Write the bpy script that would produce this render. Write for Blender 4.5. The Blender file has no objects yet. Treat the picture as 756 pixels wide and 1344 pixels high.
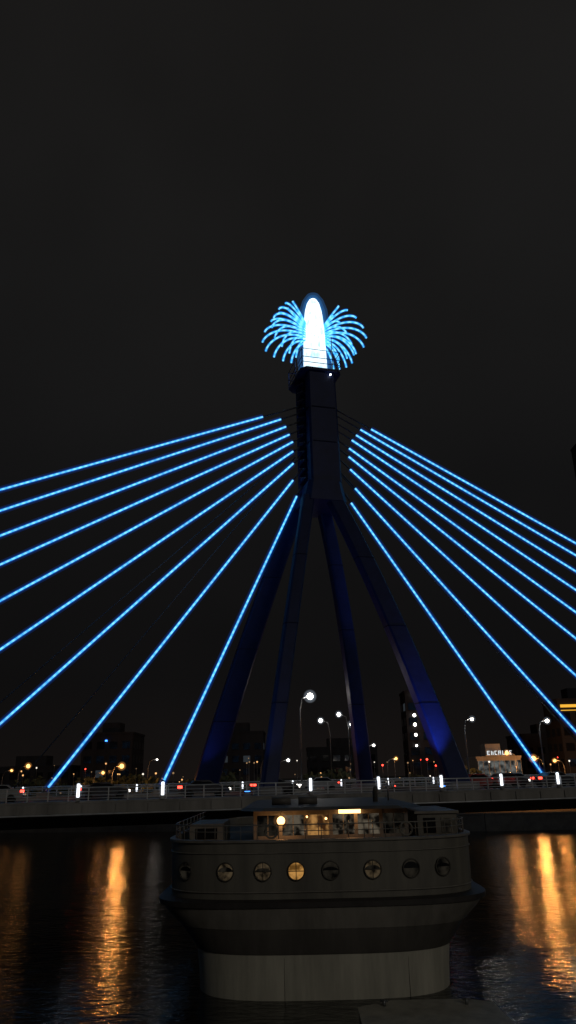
import bpy, bmesh, math, random
from mathutils import Matrix, Vector
random.seed(7)
scene=bpy.context.scene
scene.view_settings.view_transform='Standard'
scene.view_settings.look='None'
scene.view_settings.exposure=0

# ------------------------------------------------------------------ materials
def newmat(name):
    m=bpy.data.materials.new(name); m.use_nodes=True
    nt=m.node_tree; nt.nodes.clear()
    out=nt.nodes.new('ShaderNodeOutputMaterial')
    return m,nt,out
def paint(name,c1,c2=None,rough=.5,metal=0,scale=1.5,bump=.0,streak=False,spec=.5):
    m,nt,out=newmat(name)
    b=nt.nodes.new('ShaderNodeBsdfPrincipled')
    tc=nt.nodes.new('ShaderNodeTexCoord'); mp=nt.nodes.new('ShaderNodeMapping')
    if streak: mp.inputs['Scale'].default_value=(1,1,.12)
    nz=nt.nodes.new('ShaderNodeTexNoise'); nz.inputs['Scale'].default_value=scale; nz.inputs['Detail'].default_value=8
    nz.inputs['Roughness'].default_value=.65
    r=nt.nodes.new('ShaderNodeValToRGB')
    c2=c2 or tuple(x*.6 for x in c1)
    r.color_ramp.elements[0].position=.3; r.color_ramp.elements[1].position=.62
    r.color_ramp.elements[0].color=(*c2,1); r.color_ramp.elements[1].color=(*c1,1)
    L=nt.links.new
    L(tc.outputs['Object'],mp.inputs[0]); L(mp.outputs[0],nz.inputs['Vector']); L(nz.outputs['Fac'],r.inputs[0]); L(r.outputs[0],b.inputs['Base Color'])
    b.inputs['Roughness'].default_value=rough; b.inputs['Metallic'].default_value=metal
    b.inputs['Specular IOR Level'].default_value=spec
    if bump:
        bp=nt.nodes.new('ShaderNodeBump'); bp.inputs['Strength'].default_value=bump; bp.inputs['Distance'].default_value=.05
        L(nz.outputs['Fac'],bp.inputs['Height']); L(bp.outputs[0],b.inputs['Normal'])
    L(b.outputs[0],out.inputs[0])
    return m
def emit(name,c,s):
    m,nt,out=newmat(name)
    e=nt.nodes.new('ShaderNodeEmission'); e.inputs[0].default_value=(*c,1); e.inputs[1].default_value=s
    nt.links.new(e.outputs[0],out.inputs[0]); return m
def bloom_vol(name,c,s):  # emissive volume that imitates bloom around a lamp
    m,nt,out=newmat(name)
    e=nt.nodes.new('ShaderNodeEmission'); e.inputs[0].default_value=(*c,1); e.inputs[1].default_value=s
    nt.links.new(e.outputs[0],out.inputs['Volume']); return m
def glow_shell(name,c,s):
    # added shell imitating the glow round a light: transparent + emission
    m,nt,out=newmat(name)
    e=nt.nodes.new('ShaderNodeEmission'); e.inputs[0].default_value=(*c,1); e.inputs[1].default_value=s
    t=nt.nodes.new('ShaderNodeBsdfTransparent'); a=nt.nodes.new('ShaderNodeAddShader')
    nt.links.new(e.outputs[0],a.inputs[0]); nt.links.new(t.outputs[0],a.inputs[1]); nt.links.new(a.outputs[0],out.inputs[0]); return m
def emit_noise(name,c1,c2,s,scale=3,vec='Object'):
    m,nt,out=newmat(name)
    tc=nt.nodes.new('ShaderNodeTexCoord'); nz=nt.nodes.new('ShaderNodeTexNoise'); nz.inputs['Scale'].default_value=scale; nz.inputs['Detail'].default_value=5
    r=nt.nodes.new('ShaderNodeValToRGB'); r.color_ramp.elements[0].position=.38; r.color_ramp.elements[1].position=.62
    r.color_ramp.elements[0].color=(*c2,1); r.color_ramp.elements[1].color=(*c1,1)
    e=nt.nodes.new('ShaderNodeEmission'); e.inputs[1].default_value=s
    L=nt.links.new; L(tc.outputs[vec],nz.inputs['Vector']); L(nz.outputs['Fac'],r.inputs[0]); L(r.outputs[0],e.inputs[0]); L(e.outputs[0],out.inputs[0])
    return m
def led_mat(name,ca,cb,s,period):
    m,nt,out=newmat(name)
    at=nt.nodes.new('ShaderNodeAttribute'); at.attribute_name='len'
    mu=nt.nodes.new('ShaderNodeMath'); mu.operation='MULTIPLY'; mu.inputs[1].default_value=2*math.pi/period
    sn=nt.nodes.new('ShaderNodeMath'); sn.operation='SINE'
    r=nt.nodes.new('ShaderNodeMapRange'); r.inputs['From Min'].default_value=-1; r.inputs['From Max'].default_value=1
    nz=nt.nodes.new('ShaderNodeTexNoise'); nz.noise_dimensions='1D'; nz.inputs['Scale'].default_value=.35
    mx=nt.nodes.new('ShaderNodeMix'); mx.data_type='RGBA'
    mx.inputs['A'].default_value=(*ca,1); mx.inputs['B'].default_value=(*cb,1)
    ms=nt.nodes.new('ShaderNodeMapRange'); ms.inputs['From Min'].default_value=.3; ms.inputs['From Max'].default_value=.7; ms.inputs['To Min'].default_value=s*.75; ms.inputs['To Max'].default_value=s*1.2
    e=nt.nodes.new('ShaderNodeEmission')
    L=nt.links.new
    L(at.outputs['Fac'],mu.inputs[0]); L(mu.outputs[0],sn.inputs[0]); L(sn.outputs[0],r.inputs['Value']); L(r.outputs[0],mx.inputs['Factor'])
    L(mx.outputs['Result'],e.inputs[0]); L(at.outputs['Fac'],nz.inputs['W']); L(nz.outputs['Fac'],ms.inputs['Value']); L(ms.outputs[0],e.inputs[1]); L(e.outputs[0],out.inputs[0])
    return m

M={}
M['pylon']=paint('pylon_blue_paint',(.012,.022,.085),(.008,.015,.058),.5,scale=.8,bump=.1,spec=.16)
M['pylon_dark']=paint('pylon_joint_dark',(.006,.011,.035),None,.6,spec=.05)
M['concrete']=paint('deck_concrete',(.28,.27,.26),(.15,.145,.14),.8,scale=.6,bump=.2,streak=True)
M['asphalt']=paint('asphalt',(.05,.05,.052),(.035,.035,.036),.75,scale=4,bump=.2)
M['marking']=paint('road_marking',(.6,.6,.58),(.4,.4,.38),.7)
M['rail']=paint('railing_paint',(.5,.52,.55),(.35,.36,.38),.45,metal=.3)
M['boat_rail']=paint('boat_railing_paint',(.22,.21,.19),(.14,.13,.12),.5)
M['steel']=paint('galvanised_steel',(.25,.26,.27),(.15,.15,.16),.4,metal=.7)
M['cable_dark']=paint('cable_sheath',(.05,.055,.075),(.035,.04,.05),.5)
M['led']=led_mat('cable_led',(.07,.50,1.0),(.22,.72,1.0),1.25,.62)
M['led_glow']=glow_shell('cable_led_glow',(0,.16,1.0),.14)  # added glow shell round the LED core, no real tube
M['frond']=led_mat('crown_led',(.05,.46,1.0),(.22,.75,1.0),1.25,.9)
M['frond_glow']=glow_shell('crown_led_glow',(0,.16,1.0),.12)  # added glow shell round the crown arcs
M['white_led']=emit('white_led',(.85,.93,1),5)
M['bollard']=emit('bollard_lamp_glass',(.88,.93,1),2.0)
M['white_bloom']=bloom_vol('white_lamp_bloom',(.75,.85,1),.09)  # bloom of the white lamps, modelled as a glowing volume
M['warm_bloom']=bloom_vol('warm_lamp_bloom',(1,.42,.10),.15)  # bloom of the warm lamps, modelled as a glowing volume
M['bulb_white']=emit('lamp_glass_white',(1,.93,.82),10)
M['bulb_warm']=emit('lamp_glass_warm',(1,.45,.12),4)
M['bulb_boat']=emit('boat_lamp_glass',(1,.50,.17),5)
M['red']=emit('tail_lamp',(1,.05,.03),6)
M['head']=emit('head_lamp',(1,.95,.85),5)
M['blue']=emit('blue_lamp',(.05,.25,1),4)
M['city_w']=emit('city_light_white',(1,.9,.75),1.4)
M['city_o']=emit('city_light_warm',(1,.5,.18),1.3)
M['city_d']=emit('city_light_dim',(1,.6,.3),.3)
M['hull_low']=paint('hull_cream_lit',(.53,.51,.43),(.31,.30,.255),.6,scale=1.2,bump=.15,streak=True)  # lower hull kept paler: low lamplight put into the paint colour
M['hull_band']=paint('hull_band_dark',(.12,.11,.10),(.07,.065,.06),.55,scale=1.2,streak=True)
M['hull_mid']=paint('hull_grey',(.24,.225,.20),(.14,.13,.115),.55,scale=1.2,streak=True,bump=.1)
M['hull_up']=paint('bulwark_grey_dim',(.20,.188,.16),(.105,.10,.09),.55,scale=.9,streak=True,bump=.1)  # upper hull greyed: weaker light put into the paint colour
M['rim']=paint('rubbing_strake',(.05,.045,.045),None,.6)
M['teak']=paint('boat_deck',(.16,.11,.07),None,.7)
M['cabin']=paint('cabin_paint',(.22,.20,.18),(.12,.11,.10),.5,streak=True)
M['glass_dark']=paint('dark_glass',(.01,.011,.013),None,.08)
M['frame']=paint('porthole_frame',(.10,.092,.08),None,.55,metal=.3)
M['port_warm']=emit_noise('porthole_lit_warm',(1,.50,.13),(.22,.10,.02),.45,3.5)
M['port_dim']=emit_noise('porthole_lit_dim',(.50,.36,.20),(.04,.03,.02),.11,3)
M['port_faint']=emit_noise('porthole_faint_glow',(.35,.30,.22),(.02,.02,.02),.04,2)  # unlit glass given a faint glow by emission
M['cab_win']=emit_noise('cabin_window_light',(.75,.62,.44),(.03,.025,.02),.12,2.6)
M['cab_warm']=emit_noise('cabin_window_warm',(1,.5,.15),(.10,.04,.015),.36,2.9)
M['bank']=paint('embankment_stone',(.06,.055,.05),(.03,.028,.026),.9,scale=.7,bump=.3)
M['bank_cap']=paint('embankment_coping',(.07,.065,.06),(.05,.045,.04),.9)
M['ground']=paint('ground_soil',(.05,.045,.04),(.03,.03,.025),.95,scale=.1)
M['leaf']=paint('foliage',(.05,.065,.03),(.03,.04,.02),.8,scale=1)
M['trunk']=paint('bark',(.07,.055,.04),None,.9)
M['bldg']=paint('building_render',(.035,.035,.04),(.02,.02,.023),.9,scale=.3,streak=True,spec=.1)
M['bldg_dim']=paint('tower_cladding',(.075,.075,.085),(.06,.06,.07),.9,scale=.3,streak=True,spec=.1)
M['bldg2']=paint('building_render_pale',(.22,.22,.22),(.15,.15,.15),.8,scale=.3,streak=True)
M['win_a']=emit('window_light_a',(1,.7,.4),.05)
M['win_b']=emit('window_light_b',(.7,.85,1),.03)
M['sign']=emit('sign_letters',(.9,.97,1),.9)
M['sign_y']=emit('sign_amber',(1,.5,.05),1.0)
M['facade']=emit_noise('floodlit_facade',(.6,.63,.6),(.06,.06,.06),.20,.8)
M['tyre']=paint('tyre',(.02,.02,.02),None,.9)
for i,c in enumerate([(.3,.3,.3),(.05,.05,.06),(.3,.05,.04),(.35,.35,.34)]):
    M['car%d'%i]=paint('car_paint_%d'%i,c,tuple(x*.85 for x in c),.25)

# crown body: LED lattice, white at the top and bluer toward the foot
m,nt,out=newmat('crown_lantern')
tc=nt.nodes.new('ShaderNodeTexCoord'); sx=nt.nodes.new('ShaderNodeSeparateXYZ')
br=nt.nodes.new('ShaderNodeTexNoise'); br.inputs['Scale'].default_value=2.0; br.inputs['Detail'].default_value=2
mp=nt.nodes.new('ShaderNodeMapping'); mp.inputs['Scale'].default_value=(1,1,.5)
r=nt.nodes.new('ShaderNodeValToRGB'); e1=r.color_ramp.elements
e1[0].position=.45; e1[0].color=(.8,.96,1,1); e1[1].position=.72; e1[1].color=(.35,.72,1,1)
zr=nt.nodes.new('ShaderNodeMapRange'); zr.inputs['From Min'].default_value=55; zr.inputs['From Max'].default_value=60; zr.inputs['To Min'].default_value=1.15; zr.inputs['To Max'].default_value=1.9
e=nt.nodes.new('ShaderNodeEmission'); L=nt.links.new
L(tc.outputs['Object'],mp.inputs[0]); L(mp.outputs[0],br.inputs['Vector']); L(br.outputs['Fac'],r.inputs[0]); L(r.outputs[0],e.inputs[0])
L(tc.outputs['Object'],sx.inputs[0]); L(sx.outputs['Z'],zr.inputs['Value']); L(zr.outputs[0],e.inputs[1]); L(e.outputs[0],out.inputs[0])
M['lantern']=m

# water
m,nt,out=newmat('river_water_surface')
b=nt.nodes.new('ShaderNodeBsdfPrincipled'); b.inputs['Base Color'].default_value=(.004,.005,.006,1); b.inputs['Roughness'].default_value=.13; b.inputs['IOR'].default_value=1.33
geo=nt.nodes.new('ShaderNodeNewGeometry')
n1=nt.nodes.new('ShaderNodeTexNoise'); n1.inputs['Scale'].default_value=1.9; n1.inputs['Detail'].default_value=4
n2=nt.nodes.new('ShaderNodeTexNoise'); n2.inputs['Scale'].default_value=.35; n2.inputs['Detail'].default_value=2
mp=nt.nodes.new('ShaderNodeMapping'); mp.inputs['Scale'].default_value=(.8,1.3,1); mp.inputs['Rotation'].default_value=(0,0,.2)
b1=nt.nodes.new('ShaderNodeBump'); b1.inputs['Strength'].default_value=.45; b1.inputs['Distance'].default_value=.13
b2=nt.nodes.new('ShaderNodeBump'); b2.inputs['Strength'].default_value=.3; b2.inputs['Distance'].default_value=.25
L=nt.links.new
L(geo.outputs['Position'],mp.inputs[0]); L(mp.outputs[0],n1.inputs['Vector']); L(mp.outputs[0],n2.inputs['Vector'])
L(n2.outputs['Fac'],b2.inputs['Height']); L(n1.outputs['Fac'],b1.inputs['Height']); L(b2.outputs[0],b1.inputs['Normal']); L(b1.outputs[0],b.inputs['Normal']); L(b.outputs[0],out.inputs[0])
M['water']=m

# ------------------------------------------------------------------ builder
class MB:
    def __init__(s): s.v=[];s.f=[];s.mi=[];s.mats=[];s.len=[];s.sm=[]
    def mat(s,k):
        if k not in s.mats: s.mats.append(k)
        return s.mats.index(k)
    def add(s,vs,fs,k,ln=None,smooth=False):
        o=len(s.v); s.v+= [tuple(p) for p in vs]; s.len+= (ln or [0]*len(vs))
        i=s.mat(k)
        for f in fs: s.f.append(tuple(o+a for a in f)); s.mi.append(i); s.sm.append(smooth)
    def box(s,c,d,k,rz=0):
        cx,cy,cz=c; dx,dy,dz=[q/2 for q in d]; cs,sn=math.cos(rz),math.sin(rz)
        vs=[]
        for z in(-dz,dz):
            for x,y in((-dx,-dy),(dx,-dy),(dx,dy),(-dx,dy)):
                vs.append((cx+x*cs-y*sn,cy+x*sn+y*cs,cz+z))
        s.add(vs,[(3,2,1,0),(4,5,6,7),(0,1,5,4),(1,2,6,5),(2,3,7,6),(3,0,4,7)],k)
    def b2(s,x0,x1,y0,y1,z0,z1,k): s.box(((x0+x1)/2,(y0+y1)/2,(z0+z1)/2),(x1-x0,y1-y0,z1-z0),k)
    def tube(s,pts,r,k,n=8,caps=True,smooth=True):
        pts=[Vector(p) for p in pts]; rs=r if isinstance(r,(list,tuple)) else [r]*len(pts)
        vs=[];ln=[];fs=[];acc=0
        for i,p in enumerate(pts):
            if i: acc+=(p-pts[i-1]).length
            t=(pts[min(i+1,len(pts)-1)]-pts[max(i-1,0)]).normalized()
            up=Vector((0,0,1)) if abs(t.z)<.95 else Vector((0,1,0))
            a=t.cross(up).normalized(); b=a.cross(t)
            for j in range(n):
                th=2*math.pi*j/n
                vs.append(p+(a*math.cos(th)+b*math.sin(th))*rs[i]); ln.append(acc)
        for i in range(len(pts)-1):
            for j in range(n):
                fs.append((i*n+j,i*n+(j+1)%n,(i+1)*n+(j+1)%n,(i+1)*n+j))
        if caps: fs+= [tuple(reversed(range(n))),tuple((len(pts)-1)*n+j for j in range(n))]
        s.add(vs,fs,k,ln,smooth)
    def beam(s,pts,ws,ds,k,ax=Vector((1,0,0)),ay=Vector((0,1,0)),ch=.12):
        vs=[];fs=[];n=8
        for p,w,d in zip(pts,ws,ds):
            p=Vector(p);w/=2;d/=2;c=min(w,d)*ch*2
            for x,y in((-w+c,-d),(w-c,-d),(w,-d+c),(w,d-c),(w-c,d),(-w+c,d),(-w,d-c),(-w,-d+c)):
                vs.append(p+ax*x+ay*y)
        for i in range(len(pts)-1):
            for j in range(n): fs.append((i*n+j,i*n+(j+1)%n,(i+1)*n+(j+1)%n,(i+1)*n+j))
        fs+= [tuple(reversed(range(n))),tuple((len(pts)-1)*n+j for j in range(n))]
        s.add(vs,fs,k)
    def lathe(s,c,prof,k,n=24,smooth=True,squash=1):
        vs=[];fs=[]
        for z,r in prof:
            for j in range(n):
                th=2*math.pi*j/n; vs.append((c[0]+r*math.cos(th),c[1]+r*math.sin(th)*squash,c[2]+z))
        for i in range(len(prof)-1):
            for j in range(n): fs.append((i*n+j,i*n+(j+1)%n,(i+1)*n+(j+1)%n,(i+1)*n+j))
        fs+= [tuple(reversed(range(n))),tuple((len(prof)-1)*n+j for j in range(n))]
        s.add(vs,fs,k,None,smooth)
    def ball(s,c,r,k,n=12):
        s.lathe(c,[(-r*math.cos(math.pi*i/n),max(r*math.sin(math.pi*i/n),.001)) for i in range(n+1)],k,n*2)
    def obj(s,name,parent=None,loc=None,rz=0):
        me=bpy.data.meshes.new(name); me.from_pydata(s.v,[],s.f)
        for k in s.mats: me.materials.append(M[k])
        me.polygons.foreach_set('material_index',s.mi); me.polygons.foreach_set('use_smooth',s.sm)
        a=me.attributes.new('len','FLOAT','POINT'); a.data.foreach_set('value',s.len)
        me.update()
        o=bpy.data.objects.new(name,me); scene.collection.objects.link(o)
        if parent: o.parent=parent
        if loc: o.location=loc
        o.rotation_euler[2]=rz
        return o
def empty(name,loc=(0,0,0),rz=0):
    o=bpy.data.objects.new(name,None); scene.collection.objects.link(o); o.location=loc; o.rotation_euler[2]=rz; o.empty_display_size=.5; return o
def light(name,typ,loc,energy,color,parent=None,size=.2,target=None,spot=60,blend=.6):
    l=bpy.data.lights.new(name,typ); l.energy=energy; l.color=color
    if typ in('POINT','SPOT'): l.shadow_soft_size=size
    if typ=='SPOT': l.spot_size=math.radians(spot); l.spot_blend=blend
    o=bpy.data.objects.new(name,l); scene.collection.objects.link(o); o.location=loc
    if target is not None: o.rotation_euler=(Vector(target)-Vector(loc)).to_track_quat('-Z','Y').to_euler()
    if parent: o.parent=parent
    return o

# ------------------------------------------------------------------ bridge
YAW=math.radians(15.4)
BR=empty('cable_stayed_bridge',(3.26,80,0),YAW)
D0=7.4; HW=13.0
S0,S1=-190,260
def bobj(mb,n): return mb.obj(n,BR)

d=MB()
sec=[(-HW,D0),(-HW,D0-.75),(-HW+.5,D0-.95),(-HW+3.5,D0-1.25),(-7,D0-2.0),(7,D0-2.0),(HW-3.5,D0-1.25),(HW-.5,D0-.95),(HW,D0-.75),(HW,D0)]
N=46; vs=[];fs=[]
for i in range(N+1):
    sx_=S0+(S1-S0)*i/N
    for y,z in sec: vs.append((sx_,y,z))
n=len(sec)
for i in range(N):
    for j in range(n): fs.append((i*n+j,(i+1)*n+j,(i+1)*n+(j+1)%n,i*n+(j+1)%n))
d.add(vs,fs,'concrete')
for i in range(int((S1-S0)/2.5)):
    x=S0+1.2+i*2.5
    for sd in(-1,1):
        d.b2(x-.12,x+.12,min(sd*HW,sd*(HW+.12)),max(sd*HW,sd*(HW+.12)),D0-.7,D0-.06,'concrete')
for sd in(-1,1):
    d.tube([(S0,sd*(HW+.22),D0-.78),(S1,sd*(HW+.22),D0-.78)],.07,'rail',6)
bobj(d,'deck_girder')
rd=MB(); rd.b2(S0,S1,-9.9,9.9,D0+.01,D0+.05,'asphalt')
for sd in(-1,1): rd.b2(S0,S1,min(sd*10,sd*HW*.985),max(sd*10,sd*HW*.985),D0+.01,D0+.17,'concrete')
for sd in(-1,1): rd.b2(S0,S1,sd*8.6-.06,sd*8.6+.06,D0+.054,D0+.058,'marking')
for i in range(110):
    x=S0+i*4
    for y in(-4,4): rd.b2(x,x+2,y-.06,y+.06,D0+.054,D0+.058,'marking')
rd.b2(S0,S1,-.4,.4,D0+.052,D0+.3,'concrete')
bobj(rd,'roadway')
rl=MB()
for sd in(-1,1):
    y=sd*(HW-.12)
    for z,r_ in((D0+1.15,.055),(D0+.85,.03),(D0+.6,.03),(D0+.38,.03)):
        rl.tube([(S0,y,z),(S1,y,z)],r_,'rail',6)
    i=S0
    while i<S1:
        rl.b2(i-.04,i+.04,y-.05,y+.05,D0+.17,D0+1.14,'rail'); i+=1.5
bobj(rl,'railing')
bl=MB(); bm_=MB()
nearS=[-60,-54,-48,-42,-36.3,-24.3,-17.8,-5.5,.6,6.5,12.4,18.2,24,30,36,42,48,54,60,66,72,78]
for x in nearS:
    y=-HW+.12
    bl.b2(x-.16,x+.16,y-.14,y+.14,D0+.17,D0+.45,'steel')
    bl.lathe((x,y,D0+.45),[(0,.11),(.05,.12),(.95,.12),(1.0,.08)],'bollard',10)
    bl.lathe((x,y,D0+1.46),[(0,.16),(.08,.15),(.12,.05)],'steel',10)
    bm_.lathe((x,y,D0+.9),[(-.7,.05),(-.5,.22),(0,.32),(.5,.22),(.7,.05)],'white_bloom',14)  # glowing volume imitating bloom round the bollard
for x in [a*6-60 for a in range(24)]:
    y=HW-.12
    bl.lathe((x,y,D0+.45),[(0,.09),(.05,.09),(.7,.09),(.75,.05)],'bollard',8)
bobj(bl,'bollard_lamps'); bobj(bm_,'bollard_lamp_bloom')

p=MB()
p.lathe((0,0,-2),[(0,9),(3.2,9),(3.6,8.4),(3.61,6.2),(6.6,6.2),(7.35,7)],'concrete',40,False)
for x in(-62,-112,66,118,170):
    p.beam([(x,0,-2),(x,0,.8)],[4,4],[22,22],'concrete')
    for y in(-6,6): p.tube([(x,y,.8),(x,y,D0-2.05)],1.1,'concrete',20)
bobj(p,'piers')

lg=MB()
legs=[([(-8.3,-9,D0+.05),(-4.9,-5.5,23.4),(-1.6,-2.2,38.6)],[1.35,1.25,1.3],[1.3,1.2,1.3]),
      ([(10.2,-9,D0+.05),(6.3,-5.6,23.4),(1.35,-2.2,38.6)],[2.3,2.1,1.8],[1.6,1.4,1.4]),
      ([(-11.2,9,D0+.05),(-7.0,5.5,22.5),(-1.75,2.2,38.6)],[2.7,2.4,1.9],[1.7,1.5,1.4]),
      ([(7.6,9,D0+.05),(4.9,5.5,25),(1.6,2.2,38.6)],[1.7,1.6,1.4],[1.5,1.4,1.4])]
for pts,w,dd in legs:
    P=[Vector(q) for q in pts]; pp=[];ww=[];dl=[]
    for i in range(13):
        t=i/12; a=P[0]*(1-t)**2+ (P[1]*2-(P[0]+P[2])*.5)*2*t*(1-t)+P[2]*t*t
        pp.append(a); ww.append(w[0]+(w[2]-w[0])*t); dl.append(dd[0]+(dd[2]-dd[0])*t)
    lg.beam(pp,ww,dl,'pylon')
    b0=P[0]; lg.beam([b0,b0+Vector((0,0,.7))],[w[0]+.9]*2,[dd[0]+.9]*2,'concrete')
    for i in (3,6,9):
        a=pp[i]; lg.beam([a-Vector((0,0,.05)),a+Vector((0,0,.05))],[ww[i]+.05]*2,[dl[i]+.05]*2,'pylon_dark')
bobj(lg,'pylon_legs')

sh=MB(); SC=.35
sh.beam([(SC,0,38),(SC,0,40.4)],[5.0,3.9],[6.2,6.0],'pylon')
sh.beam([(SC+.15,-2.0,40.4),(SC+.05,-2.0,54.4)],[3.6,3.4],[1.7,1.6],'pylon')
sh.beam([(SC+.15,2.0,40.4),(SC+.05,2.0,54.4)],[3.6,3.4],[1.7,1.6],'pylon')
sh.beam([(SC+.2,0,40.4),(SC+.2,0,54.1)],[2.7,2.5],[2.6,2.6],'pylon_dark')
for i in range(12):
    z=41.2+i*1.12
    sh.box((SC-1.75,0,z),(.5,2.2,.22),'pylon')
    sh.box((SC+2.0,0,z),(.4,2.2,.22),'pylon')
    sh.tube([(SC-1.85,-1.2,z),(SC-1.85,1.2,z+1.0)],.06,'steel',5)
for z in(45.2,49.6): sh.beam([(SC+.1,0,z),(SC+.1,0,z+.1)],[3.66,3.66],[5.78,5.78],'pylon_dark')
sh.beam([(SC,0,54.4),(SC,0,54.75)],[5.0,5.0],[6.2,6.2],'pylon')
for x,y in[(-2.4,-3),(2.4,-3),(2.4,3),(-2.4,3),(-2.4,0),(2.4,0)]:
    sh.tube([(SC+x,y,54.75),(SC+x,y,57.2)],.06,'pylon',6)
for z in(55.4,56.1,57.2):
    c=[(SC-2.4,-3,z),(SC+2.4,-3,z),(SC+2.4,3,z),(SC-2.4,3,z)]
    for i in range(4): sh.tube([c[i],c[(i+1)%4]],.045,'pylon',5)
sh.tube([(SC+1.9,-1.5,54.7),(SC+1.9,-1.5,60.3)],.06,'steel',6)
sh.b2(SC+.98,SC+1.13,-3.15,-2.95,53.9,54.05,'white_led')
bobj(sh,'pylon_shaft')

cr=MB(); CC=.55
cr.lathe((CC,0,54.8),[(0,1.62),(.25,1.62),(.26,1.5),(2.5,1.45),(6,1.34),(8.6,1.2),(10,1.04),(11,.8),(11.6,.48),(11.9,.08)],'lantern',28)
bobj(cr,'crown_lantern')
M['lantern_glow']=glow_shell('crown_lantern_glow',(.05,.35,1.0),.05)  # nested shells imitating bloom round the lantern
ls=MB()
for o_ in(.22,.45,.75):
    ls.lathe((CC,0,54.8),[(.3,1.5+o_*.6),(2.5,1.45+o_),(6,1.34+o_),(8.6,1.2+o_),(10,1.04+o_),(11+o_*.4,.8+o_*.8),(11.6+o_*.8,.48+o_*.5),(11.9+o_,.05)],'lantern_glow',28)
bobj(ls,'crown_lantern_glow')
fr=MB(); fm=MB()
def frond(th,r0,z0,rt,zp,zt):
    pts=[]
    for i in range(15):
        t=i/14
        rr=r0+(rt-r0)*(1-(1-t)**1.35)
        z=z0*(1-t)**2+2*zp*t*(1-t)+zt*t*t
        pts.append((CC+rr*math.cos(th),rr*math.sin(th),z))
    fr.tube(pts,.105,'frond',6); fm.tube(pts,.21,'frond_glow',8,False)
# two sprays opening left and right of the lantern
FR=[(3.2,64.6,65.3,62.1),(4.3,65.1,64.6,62.0),(5.3,64.8,63.4,61.8),(6.1,64.1,61.9,61.6),(6.4,63.3,60.4,61.3),(6.0,62.5,59.1,61.0),(5.0,61.8,58.2,60.7),(3.9,61.0,57.6,60.4),(2.9,60.2,57.3,60.1)]
for rt,zp,zt,z0 in FR:
    for side in (0,math.pi):
        for az in (-.30,.30):
            frond(side+az,1.0,z0,rt*(1.02 if az<0 else .97),zp,zt+(.12 if az<0 else -.12))
bobj(fr,'crown_fronds'); bobj(fm,'crown_frond_glow')

left=[(-6.2,51.6,-106),(-4.0,50.8,-93.5),(-3.4,49.8,-81.8),(-3.0,48.8,-70.8),(-2.6,47.9,-59.8),(-2.6,47.0,-49.0),(-2.6,46.0,-38.0),(-2.7,44.9,-27.4),(-2.3,44.3,-16.8)]
right=[(7.4,52.5,90.8),(6.0,51.8,84.2),(5.4,50.9,76.4),(4.8,50.1,68.3),(4.4,49.0,60.5),(4.3,48.2,52.6),(4.4,47.2,44.0),(4.9,46.3,34.7),(4.3,45.3,25.5)]
M['led_glow_outer']=glow_shell('cable_led_glow_outer',(0,.16,1.0),.022)  # wider, fainter shell imitating bloom along the cables
cb=MB(); cd=MB(); cm=MB(); ch_=MB()
for st,z0,se in left+right:
    def at(s_):
        return Vector((s_,0,z0+(8.0-z0)*s_/se))
    cd.tube([at(math.copysign(1.6,se)),at(st)],.10,'cable_dark',8)
    A=at(st);B=at(se*.992); n=12
    pl=[A.lerp(B,i/n) for i in range(n+1)]
    cb.tube(pl,.095,'led',8)
    cm.tube(pl,.19,'led_glow',10,False)
    ch_.tube(pl,.36,'led_glow_outer',10,False)
    cd.tube([at(se*.985),at(se*1.0)],.2,'steel',8)
    cd.box((se,0,D0+.45),(1.2,.6,.5),'concrete')
for se,z0 in ((-31,45.4),(-42,46.3),(40,46.5)):
    cd.tube([(math.copysign(1.6,se),2.6,z0),(se,8.6,8.0)],.07,'cable_dark',6)
bobj(cb,'led_stay_cables'); bobj(cd,'stay_cable_sheaths'); bobj(cm,'stay_cable_led_glow'); bobj(ch_,'stay_cable_led_glow_outer')

fl=MB()
for x,y in((7.2,-11.6),(-10.6,-11.4),(-12.5,11.2),(9.6,11.2)):
    fl.box((x,y,D0+.35),(.5,.4,.3),'steel'); fl.box((x,y,D0+.53),(.4,.3,.05),'blue')
bobj(fl,'leg_floodlights')
BL=(.16,.24,1)
light('floodlight_a','SPOT',(7.0,-12.3,D0+.8),5200,BL,BR,.2,(8.4,-7.6,15.5),46,.9)
light('floodlight_b','SPOT',(-12,-12.0,D0+.8),700,(.45,.55,1),BR,.2,(-7.2,-8,15),45,.9)
light('floodlight_c','SPOT',(-12.8,5.0,D0+.8),360,BL,BR,.2,(-10,8,16),50,.9)
light('floodlight_d','SPOT',(4,5.4,D0+.8),320,BL,BR,.2,(6.6,7.8,16),50,.9)
light('floodlight_shaft','SPOT',(SC+3,-11.5,D0+1),2000,BL,BR,.3,(SC,-2.5,42),26,1)

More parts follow.
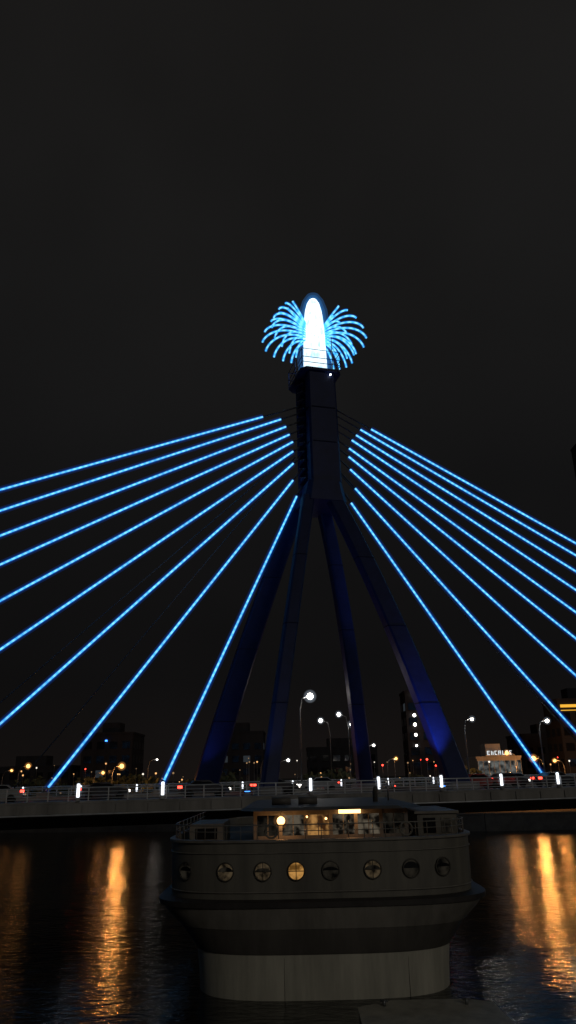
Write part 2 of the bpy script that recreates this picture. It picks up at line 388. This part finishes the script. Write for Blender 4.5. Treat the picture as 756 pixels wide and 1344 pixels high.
# ------------------------------------------------------------------ street lamps
def street_lamp(loc,h,warm=False,arm=1.6,power=400,rb=.28,bloom_r=.75,side=1,rz=0):
    e=empty('street_lamp',loc,rz)
    k='bulb_warm' if warm else 'bulb_white'
    mb=MB()
    mb.lathe((0,0,0),[(0,.22),(.5,.2),(.52,.12)],'steel',10)
    mb.tube([(0,0,.5),(0,0,h*.85),(side*arm*.25,0,h*.97),(side*arm,0,h)],[.11,.075,.06,.05],'steel',8)
    mb.beam([(side*(arm+.25),0,h+.02),(side*(arm+.25),0,h+.16)],[.9,.6],[.36,.2],'steel')
    mb.obj('post',e)
    g=MB(); g.ball((side*(arm+.25),0,h-.08),rb,k,8); g.obj('lamp_glass',e)
    for mr_ in (bloom_r,(bloom_r+rb)*.5):
        ms=MB(); ms.ball((side*(arm+.25),0,h-.08),mr_,'warm_bloom' if warm else 'white_bloom',10); ms.obj('lamp_bloom',e)  # glowing balls imitating bloom at the lamp head
    light('lamp_light','POINT',(side*(arm+.25),0,h-.1-rb-.1),power,(1,.38,.09) if warm else (1,.92,.82),e,.25)
    return e
street_lamp((.9,91.5,D0+.17),10.6,False,1.0,350,.38,.8)
street_lamp((21.6,97,D0+.17),7.9,False,.8,130,.2,.45)
street_lamp((31.6,99,D0+.17),7.6,False,.9,150,.24,.5)
G=2.4
for X,Y,Z,w,s_,pw,rb in [(5.4,150,19.3,0,-1,60,.36),(9,150,20.4,0,-1,60,.36),(11.5,150,18.5,0,-1,80,.42),
    (-33,150,11.7,1,1,2300,.42),(-51,150,12.1,1,1,60,.36),(46,150,11.4,1,-1,3600,.44),(41,150,12.5,1,-1,800,.36),(-57,158,11.5,1,1,30,.24),(-4.5,150,12.3,1,1,40,.28),(-1,150,12.1,0,1,40,.26),
    (-37,152,10.6,1,1,80,.28),(-28,160,13,0,1,30,.18),(15.6,150,14.5,0,1,50,.24),(20,152,12,1,1,40,.26),(52,156,11,1,-1,900,.3),(60,150,12,1,-1,250,.28)]:
    street_lamp((X-s_*1.8,Y,G),Z-G,bool(w),1.5,pw,rb,rb*2.0,s_)

# ------------------------------------------------------------------ far bank
gb=MB()
bank=[(-900,230),(-300,190),(-58,156),(0,142),(31,131),(90,128),(300,150),(900,200)]
vs=[];fs=[]
for x,y in bank: vs+= [(x,y,-1.5),(x,y+.6,G),(x,y+2.0,G+.02),(x*6,3500,G+.02)]
for i in range(len(bank)-1):
    for j in range(3): fs.append((i*4+j,(i+1)*4+j,(i+1)*4+j+1,i*4+j+1))
gb.add(vs,fs,'ground'); gb.obj('ground')
wl=MB()
for i in range(len(bank)-1):
    (x0,y0),(x1,y1)=bank[i],bank[i+1]; a=Vector((x0,y0,0));b_=Vector((x1,y1,0)); L_=(b_-a).length; ang=math.atan2(y1-y0,x1-x0); c=(a+b_)/2
    wl.box((c.x,c.y-.1,.9),(L_,.8,3.2),'bank',ang); wl.box((c.x,c.y-.1,2.62),(L_,1.1,.24),'bank_cap',ang)
wl.obj('embankment_wall')
w=MB(); w.add([(-1200,18,0),(1200,18,0),(1200,260,0),(-1200,260,0)],[(0,1,2,3)],'water'); w.obj('river_water')
q=MB(); q.b2(-200,200,-80,20,-1,1.8,'concrete'); q.obj('near_quay_pavement')
tr=MB()
for i in range(64):
    x=random.uniform(-120,120); 
    yb=150+abs(x)*.12+random.uniform(0,16); h=random.uniform(5,9.5); r_=random.uniform(2.2,4)
    tr.tube([(x,yb,G),(x+random.uniform(-.3,.3),yb,G+h*.5)],[.22,.12],'trunk',5)
    for k in range(170):
        th=random.uniform(0,6.283); ph=math.acos(random.uniform(-1,1)); rr=r_*random.uniform(.45,1.05)
        c=Vector((x+rr*math.sin(ph)*math.cos(th),yb+rr*math.sin(ph)*math.sin(th),G+h*.62+rr*.75*math.cos(ph)))
        a=Vector((random.gauss(0,1),random.gauss(0,1),random.gauss(0,1))).normalized(); b_=a.orthogonal().normalized(); sz=random.uniform(.3,.7)
        tr.add([c-a*sz,c+b_*sz*.7,c+a*sz,c-b_*sz*.7],[(0,1,2,3)],'leaf')
tr.obj('tree_line')
cl=MB()
rr_=random.Random(21)
for i in range(150):
    y=rr_.uniform(146,180); x=rr_.uniform(-.45,.45)*y; z=G+rr_.choice([4,5,6.5,7.5,8.5,9.5])+rr_.uniform(-.6,.6)
    k=rr_.choice(['city_w','city_o','city_o','city_d','city_d','city_d'] if i%9 else ['red','city_w'])
    cl.ball((x,y,z),rr_.uniform(.08,.2),k,4)
    cl.tube([(x,y+.1,G),(x,y+.1,z)],.03,'steel',4)
cl.obj('city_lights')

def building(name,x,y,w_,d_,h,k='bldg',lit=.12,fl_h=3.2,bay=3.0,win=('win_a','win_b')):
    e=empty(name,(x,y,G)); mb=MB()
    mb.b2(-w_/2,w_/2,-d_/2,d_/2,0,h,k)
    mb.b2(-w_/2-.15,w_/2+.15,-d_/2-.15,d_/2+.15,h,h+.5,k)
    mb.b2(-w_*.2,w_*.15,-d_*.2,d_*.2,h+.5,h+3,k)
    mb.obj('walls',e)
    wn=MB(); nx=max(1,int(w_/bay)); nz=int(h/fl_h)
    for i in range(nx):
        for j in range(nz):
            cx=-w_/2+(i+.5)*w_/nx; cz=(j+.55)*fl_h
            kk='glass_dark' if random.random()>lit else random.choice(win)
            wn.box((cx,-d_/2-.02,cz),(w_/nx*.6,.08,fl_h*.5),kk)
            wn.box((cx,-d_/2-.08,cz-fl_h*.28),(w_/nx*.68,.16,.1),k)
    ny=max(1,int(d_/bay))
    for i in range(ny):
        for j in range(nz):
            for sd in(-1,1):
                kk='glass_dark' if random.random()>lit else random.choice(win)
                wn.box((sd*(w_/2+.02),-d_/2+(i+.5)*d_/ny,(j+.55)*fl_h),(.08,d_/ny*.6,fl_h*.5),kk)
    wn.obj('windows',e)
    return e
ob=building('office_building',-44,190,12,14,17,lit=.04)
t=MB(); t.b2(-.5,.0,-7.3,-7.1,15.4,15.75,'blue'); t.obj('blue_sign',ob)
building('office_building',-66,200,22,14,10,lit=.06)
building('office_building',-14,215,12,14,18,lit=.06)
building('office_building',14,230,20,14,14,lit=.06)
building('office_building',66,200,18,14,15,lit=.06)
building('hotel_tower',92.6,196,14,16,97,'bldg_dim',lit=.004)
tw=building('apartment_tower',28.5,176,6,8,24,lit=.05)
t=MB()
for z,r_ in((23.6,.2),(19.0,.34),(17,.34),(14.8,.32),(12.5,.22)): t.ball((-1.2,-4.2,z),r_,'bulb_white',6); t.box((-1.2,-4.05,z+.4),(.5,.3,.12),'steel')
t.obj('facade_lamps',tw)
hb=building('hotel_building',42,165,9,10,9.2,'bldg2',lit=.3)
t=MB(); t.b2(-4.4,4.4,-5.22,-5.1,4.6,8.8,'facade')
for i in range(9):
    t.b2(-4.45+i*1.1,-4.37+i*1.1,-5.35,-5.23,4.6,8.8,'bldg2')
x=-2.2
for ch in range(7):
    wd=random.choice([.45,.55]); z0=9.95; hh=.8
    t.b2(x,x+.14,-4.9,-4.8,z0,z0+hh,'sign')
    if ch%3!=1: t.b2(x+.14,x+wd,-4.9,-4.8,z0+hh-.14,z0+hh,'sign')
    if ch%2==0: t.b2(x+.14,x+wd,-4.9,-4.8,z0,z0+.14,'sign')
    if ch%2==1: t.b2(x+wd-.14,x+wd,-4.9,-4.8,z0,z0+hh-.15,'sign')
    if ch%3==0: t.b2(x+.14,x+wd-.1,-4.9,-4.8,z0+.34,z0+.46,'sign')
    x+=wd+.28
t.tube([(-2.3,-4.7,9.5),(-2.3,-4.7,9.95)],.05,'steel',5); t.tube([(3.2,-4.7,9.5),(3.2,-4.7,9.95)],.05,'steel',5); t.b2(-2.5,3.4,-4.85,-4.75,9.83,9.91,'steel')
t.obj('rooftop_sign',hb)
ab=building('office_building',64,172,12,10,21,lit=.03)
t=MB(); t.b2(-5.5,-.5,-5.3,-5.1,19.6,20.2,'sign_y'); t.b2(-5.5,-1.5,-5.3,-5.1,18.9,19.05,'sign_y'); t.obj('lit_sign',ab)

# ------------------------------------------------------------------ cars
def car(s_,v_,ci,dr):
    e=empty('car',(0,0,0))
    p_=Matrix.Rotation(YAW,3,'Z')@Vector((s_,v_,0))+Vector((3.26,80,D0+.055)); e.location=p_; e.rotation_euler[2]=YAW+(0 if dr>0 else math.pi)
    prof=[(-2.15,.35),(-2.2,.75),(-2.05,.98),(-1.5,1.02),(-.95,1.42),(.35,1.45),(1.05,1.0),(1.9,.86),(2.2,.68),(2.2,.35)]
    mb=MB(); vs=[];n=len(prof)
    for y in(-.88,.88):
        for x,z in prof:
            yy=y*(.82 if z>1.1 else 1); vs.append((x,yy,z))
    fs=[tuple(range(n)),tuple(reversed(range(n,2*n)))]
    for i in range(n): fs.append((i,n+i,n+(i+1)%n,(i+1)%n))
    mb.add(vs,fs,'car%d'%ci); mb.obj('body',e)
    g=MB()
    for sd in(-1,1):
        g.add([(-1.35,sd*.89,1.05),(.85,sd*.89,1.05),(.3,sd*.75,1.36),(-.9,sd*.75,1.36)],[(0,1,2,3)],'glass_dark')
    g.add([(1.02,-.75,1.04),(1.02,.75,1.04),(.42,.66,1.43),(.42,-.66,1.43)],[(0,1,2,3)],'glass_dark')
    g.obj('windows',e)
    wh=MB()
    for x in(-1.35,1.4):
        for sd in(-1,1): wh.tube([(x,sd*.7,.33),(x,sd*.92,.33)],.33,'tyre',16)
    wh.obj('wheels',e)
    lt=MB()
    for sd in(-1,1):
        lt.box((2.2,sd*.67,.68),(.14,.42,.18),'head'); lt.box((-2.14,sd*.70,.9),(.2,.4,.2),'red')
    lt.obj('lamps',e)
for a in [(-31,-6,0,-1),(-22,-2.5,1,1),(-13.5,-6.5,1,1),(-6,-2.5,1,1),(1,6.2,0,-1),(14,-5.5,2,1),(19,-2.5,1,1),(22.5,-6,1,1),(24,5,3,-1),(40,-6,0,1),(52,-3,1,1),(-45,-3,1,1)]: car(*a)

# ------------------------------------------------------------------ boat
BT=empty('passenger_boat',(1.2,36.7,0))
def outline(w_,y0,n=3.4,ry=4.2,Lg=24):
    pts=[]
    K=28
    for i in range(K+1):
        t=math.pi*i/K
        x=-w_*math.copysign(abs(math.cos(t))**(2/n),math.cos(t)); y=y0+ry-ry*abs(math.sin(t))**(2/n)
        pts.append((x,y))
    pts+= [(w_,y0+Lg*.7),(w_*.75,y0+Lg*.9),(w_*.3,y0+Lg),(-w_*.3,y0+Lg),(-w_*.75,y0+Lg*.9),(-w_,y0+Lg*.7)]
    return pts
def loft(mb,layers,k,smooth=True,cap=False):
    rings=[]
    for z,w_,y0 in layers: rings.append([(x,y,z) for x,y in outline(w_,y0)])
    n=len(rings[0]); vs=[p_ for r_ in rings for p_ in r_]; fs=[]
    for i in range(len(rings)-1):
        for j in range(n): fs.append((i*n+j,i*n+(j+1)%n,(i+1)*n+(j+1)%n,(i+1)*n+j))
    mb.add(vs,fs,k,None,smooth)
    if cap: mb.add(rings[-1],[tuple(range(n))],k)
h=MB()
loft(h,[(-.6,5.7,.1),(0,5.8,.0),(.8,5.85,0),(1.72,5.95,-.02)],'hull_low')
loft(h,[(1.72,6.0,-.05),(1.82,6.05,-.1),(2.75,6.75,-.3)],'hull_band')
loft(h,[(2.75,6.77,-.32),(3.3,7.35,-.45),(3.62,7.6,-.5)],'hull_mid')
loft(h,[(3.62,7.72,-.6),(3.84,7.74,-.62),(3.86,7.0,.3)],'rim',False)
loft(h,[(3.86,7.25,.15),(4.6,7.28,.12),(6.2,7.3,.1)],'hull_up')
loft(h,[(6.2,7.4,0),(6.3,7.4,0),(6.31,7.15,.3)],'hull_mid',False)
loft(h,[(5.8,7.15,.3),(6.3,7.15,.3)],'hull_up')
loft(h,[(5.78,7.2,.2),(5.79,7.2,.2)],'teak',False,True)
h.obj('hull',BT)
st=MB()
def ringtube(w_,y0,z,r_,k):
    pts=[(x,y,z) for x,y in outline(w_,y0)[:29]]
    pts=[(-w_,y0+16,z)]+pts+[(w_,y0+16,z)]; st.tube(pts,r_,k,6)
ringtube(7.3,.1,4.15,.035,'hull_mid'); ringtube(7.32,.08,5.75,.03,'hull_mid')
for x in (-1.8,3.6):
    y=4.2-4.2*(1-abs(x/5.9)**3.4)**(1/3.4); st.tube([(x,y-.0,.0),(x,y-.01,1.6)],.012,'hull_mid',5)
ringtube(7.15,.3,6.65,.02,'boat_rail'); ringtube(7.15,.3,6.92,.03,'boat_rail')
op=outline(7.15,.3)[:29]
for i in range(0,29,1):
    x,y=op[i]; st.tube([(x,y,6.3),(x,y,6.92)],.02,'boat_rail',5)
for k_ in range(8):
    for sd in(-1,1): st.tube([(sd*7.15,4.5+k_*1.5,6.3),(sd*7.15,4.5+k_*1.5,6.92)],.03,'boat_rail',5)
st.obj('strakes_and_railing',BT)
ph=MB()
def stern_y(x,w_=7.28,y0=.12,n=3.4,ry=4.2): return y0+ry-ry*(1-min(abs(x/w_),.9999)**n)**(1/n)
def porthole(xw,z,k,r_=.38,grid=False):
    x=xw-1.2; y=stern_y(x); y2=stern_y(x+.05); y1=stern_y(x-.05)
    t=Vector((.1,y2-y1,0)).normalized(); nrm=Vector((t.y,-t.x,0)); c=Vector((x,y,z))+nrm*.02; up=Vector((0,0,1)); N_=20
    disc=[c+t*math.cos(a)*r_+up*math.sin(a)*r_ for a in [2*math.pi*i/N_ for i in range(N_)]]
    ph.add(disc,[tuple(range(N_))],k)
    ring=[c+nrm*.03+t*math.cos(a)*(r_+.02)+up*math.sin(a)*(r_+.02) for a in [2*math.pi*i/N_ for i in range(N_+1)]]
    ph.tube(ring,.035,'frame',6,False)
    if grid:
        ph.tube([c+nrm*.05-t*r_,c+nrm*.05+t*r_],.018,'frame',5); ph.tube([c+nrm*.05-up*r_,c+nrm*.05+up*r_],.018,'frame',5)
    a0=random.uniform(.2,.6)
    if k!='port_warm':
        seg=[a for a in [math.pi*i/10 for i in range(11)]]
        ph.add([c+nrm*.008+t*math.cos(a)*r_*.97+up*(math.sin(a)*r_*.97*(1-a0)) for a in seg],[tuple(range(11))],'port_faint' if k=='port_dim' else 'glass_dark')
for x,k,g_ in((-5.1,'port_faint',0),(-3.2,'port_dim',0),(-1.5,'port_dim',1),(0,'port_warm',1),(1.55,'port_faint',0),(3.45,'port_dim',1),(5.2,'port_faint',0),(6.7,'port_faint',0)):
    porthole(x,5.0,k,.36,bool(g_))
ph.obj('portholes',BT)
dh=MB()
x0,x1,y0,y1=-3.2,4.4,3.6,17
for xx in[x0+i*(x1-x0)/6 for i in range(7)]:
    dh.b2(xx-.09,xx+.09,y0,y0+.16,6.0,7.66,'cabin')
dh.b2(x0,x1,y0+.02,y0+.14,6.0,6.45,'cabin'); dh.b2(x0,x1,y0+.02,y0+.14,7.4,7.66,'cabin')
kk=['port_faint','cab_win','cab_warm','cab_win','cab_win','port_faint']
for i in range(6):
    a=x0+i*(x1-x0)/6+.09; b_=x0+(i+1)*(x1-x0)/6-.09
    dh.b2(a,b_,y0+.06,y0+.1,6.45,7.4,kk[i]); dh.b2((a+b_)/2-.02,(a+b_)/2+.02,y0+.03,y0+.06,6.45,7.4,'cabin')
for sd,xx in((-1,x0),(1,x1)):
    dh.b2(min(xx,xx-sd*.1),max(xx,xx-sd*.1),y0+.16,y1,6.0,7.66,'cabin')
    for j in range(7): dh.b2(xx-.03+sd*.02,xx+.03+sd*.02,y0+1+j*1.8,y0+2.2+j*1.8,6.6,7.3,'port_faint')
dh.b2(x0,x1,y1-.1,y1,6.0,7.66,'cabin')
dh.beam([((x0+x1)/2,(y0+y1)/2-.4,7.66),((x0+x1)/2,(y0+y1)/2-.4,7.8)],[9.2,8.6],[15.4,15],'hull_band')
dh.obj('deckhouse',BT,(0,0,-.22))
ex=MB()
ex.b2(5.0,7.0,3.9,10,6.0,7.3,'hull_up'); ex.b2(4.85,7.1,3.75,10.1,7.3,7.42,'hull_mid')
ex.b2(5.3,5.9,3.84,3.9,6.4,7.1,'glass_dark'); ex.b2(6.2,6.75,3.84,3.9,6.4,7.1,'port_faint')
ex.b2(-6.6,-4.9,4.5,9,6.0,7.0,'hull_mid'); ex.b2(-6.3,-5.2,4.44,4.5,6.3,6.8,'glass_dark')
ex.tube([(3.3,7.5,7.8),(3.3,7.5,8.3),(3.3,7.1,8.5)],.14,'hull_band',10)
ex.tube([(4.2,9,7.8),(4.2,9,8.9)],.05,'steel',6); ex.tube([(3.7,9,8.5),(4.7,9,8.5)],.03,'steel',6)
for xx in(-2.4,-1.0): ex.tube([(xx,5.5,8.0),(xx+1.0,5.5,8.0)],.2,'hull_band',12)
for xx in(-.7,1.4,2.6):
    ex.tube([(xx,2.6,5.99),(xx,2.6,7.15)],.03,'steel',6)
for cx in(-2.3,3.9):
    ring=[(cx+.28*math.cos(a),.19+.1,6.85+.28*math.sin(a)) for a in [2*math.pi*i/16 for i in range(17)]]
    ex.tube(ring,.05,'hull_up',6,False)
ex.obj('deck_fittings',BT,(0,0,-.2))
bl_=MB(); bl_.ball((-1.9,3.1,7.15),.2,'bulb_boat',8); bl_.tube([(-1.9,3.1,7.3),(-1.9,3.1,7.65)],.03,'steel',5)
bl_.b2(1.0,2.1,3.33,3.43,7.42,7.66,'bulb_boat'); bl_.ball((.35,3.3,7.2),.06,'bulb_boat',6); bl_.ball((-.6,3.3,7.3),.05,'bulb_boat',6)
bl_.obj('deck_lamps',BT,(0,0,-.2))
mm=MB(); mm.ball((-1.9,3.1,6.95),.38,'warm_bloom',10); mm.ball((-1.9,3.1,6.95),.28,'warm_bloom',10); mm.obj('lamp_bloom',BT)  # bloom of the deck lamp as glowing balls
light('deck_lamp_light','POINT',(-1.9,2.8,6.65),18,(1,.44,.14),BT,.12)
light('deck_strip_light','POINT',(1.55,3.0,7.1),11,(1,.46,.16),BT,.12)

po=MB()
PT=empty('floating_pontoon',(4.9,31.2,0))
vs=[(-2.6,-3),(2.9,-3),(2.6,2.6),(1.7,3.05),(-1.2,3.05),(-2.6,2.2)]
for (za,zb,ins,k) in((-.4,.45,0,'hull_mid'),(.45,.55,.06,'hull_low')):
    n=len(vs); V=[(x*(1+ins*.3),y*(1+ins*.1),za) for x,y in vs]+[(x*(1+ins*.3),y*(1+ins*.1),zb) for x,y in vs]
    po.add(V,[tuple(reversed(range(n))),tuple(range(n,2*n))]+[(i,(i+1)%n,n+(i+1)%n,n+i) for i in range(n)],k)
for x in(-1.6,1.6): po.tube([(x,2.3,.55),(x,2.3,.75)],.07,'steel',8); po.tube([(x-.15,2.3,.72),(x+.15,2.3,.72)],.04,'steel',6)
po.obj('float',PT)

# ------------------------------------------------------------------ world, sun, camera
wd=bpy.data.worlds.new('World'); scene.world=wd; wd.use_nodes=True
nt=wd.node_tree; nt.nodes.clear(); L=nt.links.new
out=nt.nodes.new('ShaderNodeOutputWorld'); bg=nt.nodes.new('ShaderNodeBackground')
tc=nt.nodes.new('ShaderNodeTexCoord'); sx=nt.nodes.new('ShaderNodeSeparateXYZ')
r=nt.nodes.new('ShaderNodeValToRGB'); el=r.color_ramp.elements
el[0].position=0; el[0].color=(.0072,.0056,.0050,1); el[1].position=.85; el[1].color=(.0108,.0102,.0098,1)
for p_,c in((.12,(.0050,.0047,.0048)),(.35,(.0056,.0055,.0057)),(.6,(.0082,.0080,.0079))):
    q_=el.new(p_); q_.color=(*c,1)
nz=nt.nodes.new('ShaderNodeTexNoise'); nz.inputs['Scale'].default_value=1.8; nz.inputs['Detail'].default_value=3
mr=nt.nodes.new('ShaderNodeMapRange'); mr.inputs['From Min'].default_value=.3; mr.inputs['From Max'].default_value=.7; mr.inputs['To Min'].default_value=.75; mr.inputs['To Max'].default_value=1.25
L(tc.outputs['Generated'],sx.inputs[0]); L(sx.outputs['Z'],r.inputs[0]); L(r.outputs[0],bg.inputs[0])
L(tc.outputs['Generated'],nz.inputs['Vector']); L(nz.outputs['Fac'],mr.inputs['Value']); L(mr.outputs[0],bg.inputs[1]); L(bg.outputs[0],out.inputs[0])

sl=bpy.data.lights.new('bank_fill_sun','SUN'); sl.energy=.19; sl.angle=math.radians(12); sl.color=(1,.93,.80)  # added fill sun, stands in for near-bank lamplight on the boat
so=bpy.data.objects.new('bank_fill_sun',sl); scene.collection.objects.link(so)
so.rotation_euler=Vector((-.5,1,-.42)).to_track_quat('-Z','Y').to_euler()

cam=bpy.data.cameras.new('camera'); co=bpy.data.objects.new('camera',cam); scene.collection.objects.link(co)
cam.sensor_fit='VERTICAL'; cam.sensor_height=36; cam.sensor_width=24; cam.lens=26.0; cam.clip_end=6000
Rm=(Matrix.Rotation(math.radians(90+19.7),3,'X') @ Matrix.Rotation(math.radians(-1.3),3,'Z'))
co.matrix_world=Matrix.Translation((0,0,9))@Rm.to_4x4()
scene.camera=co
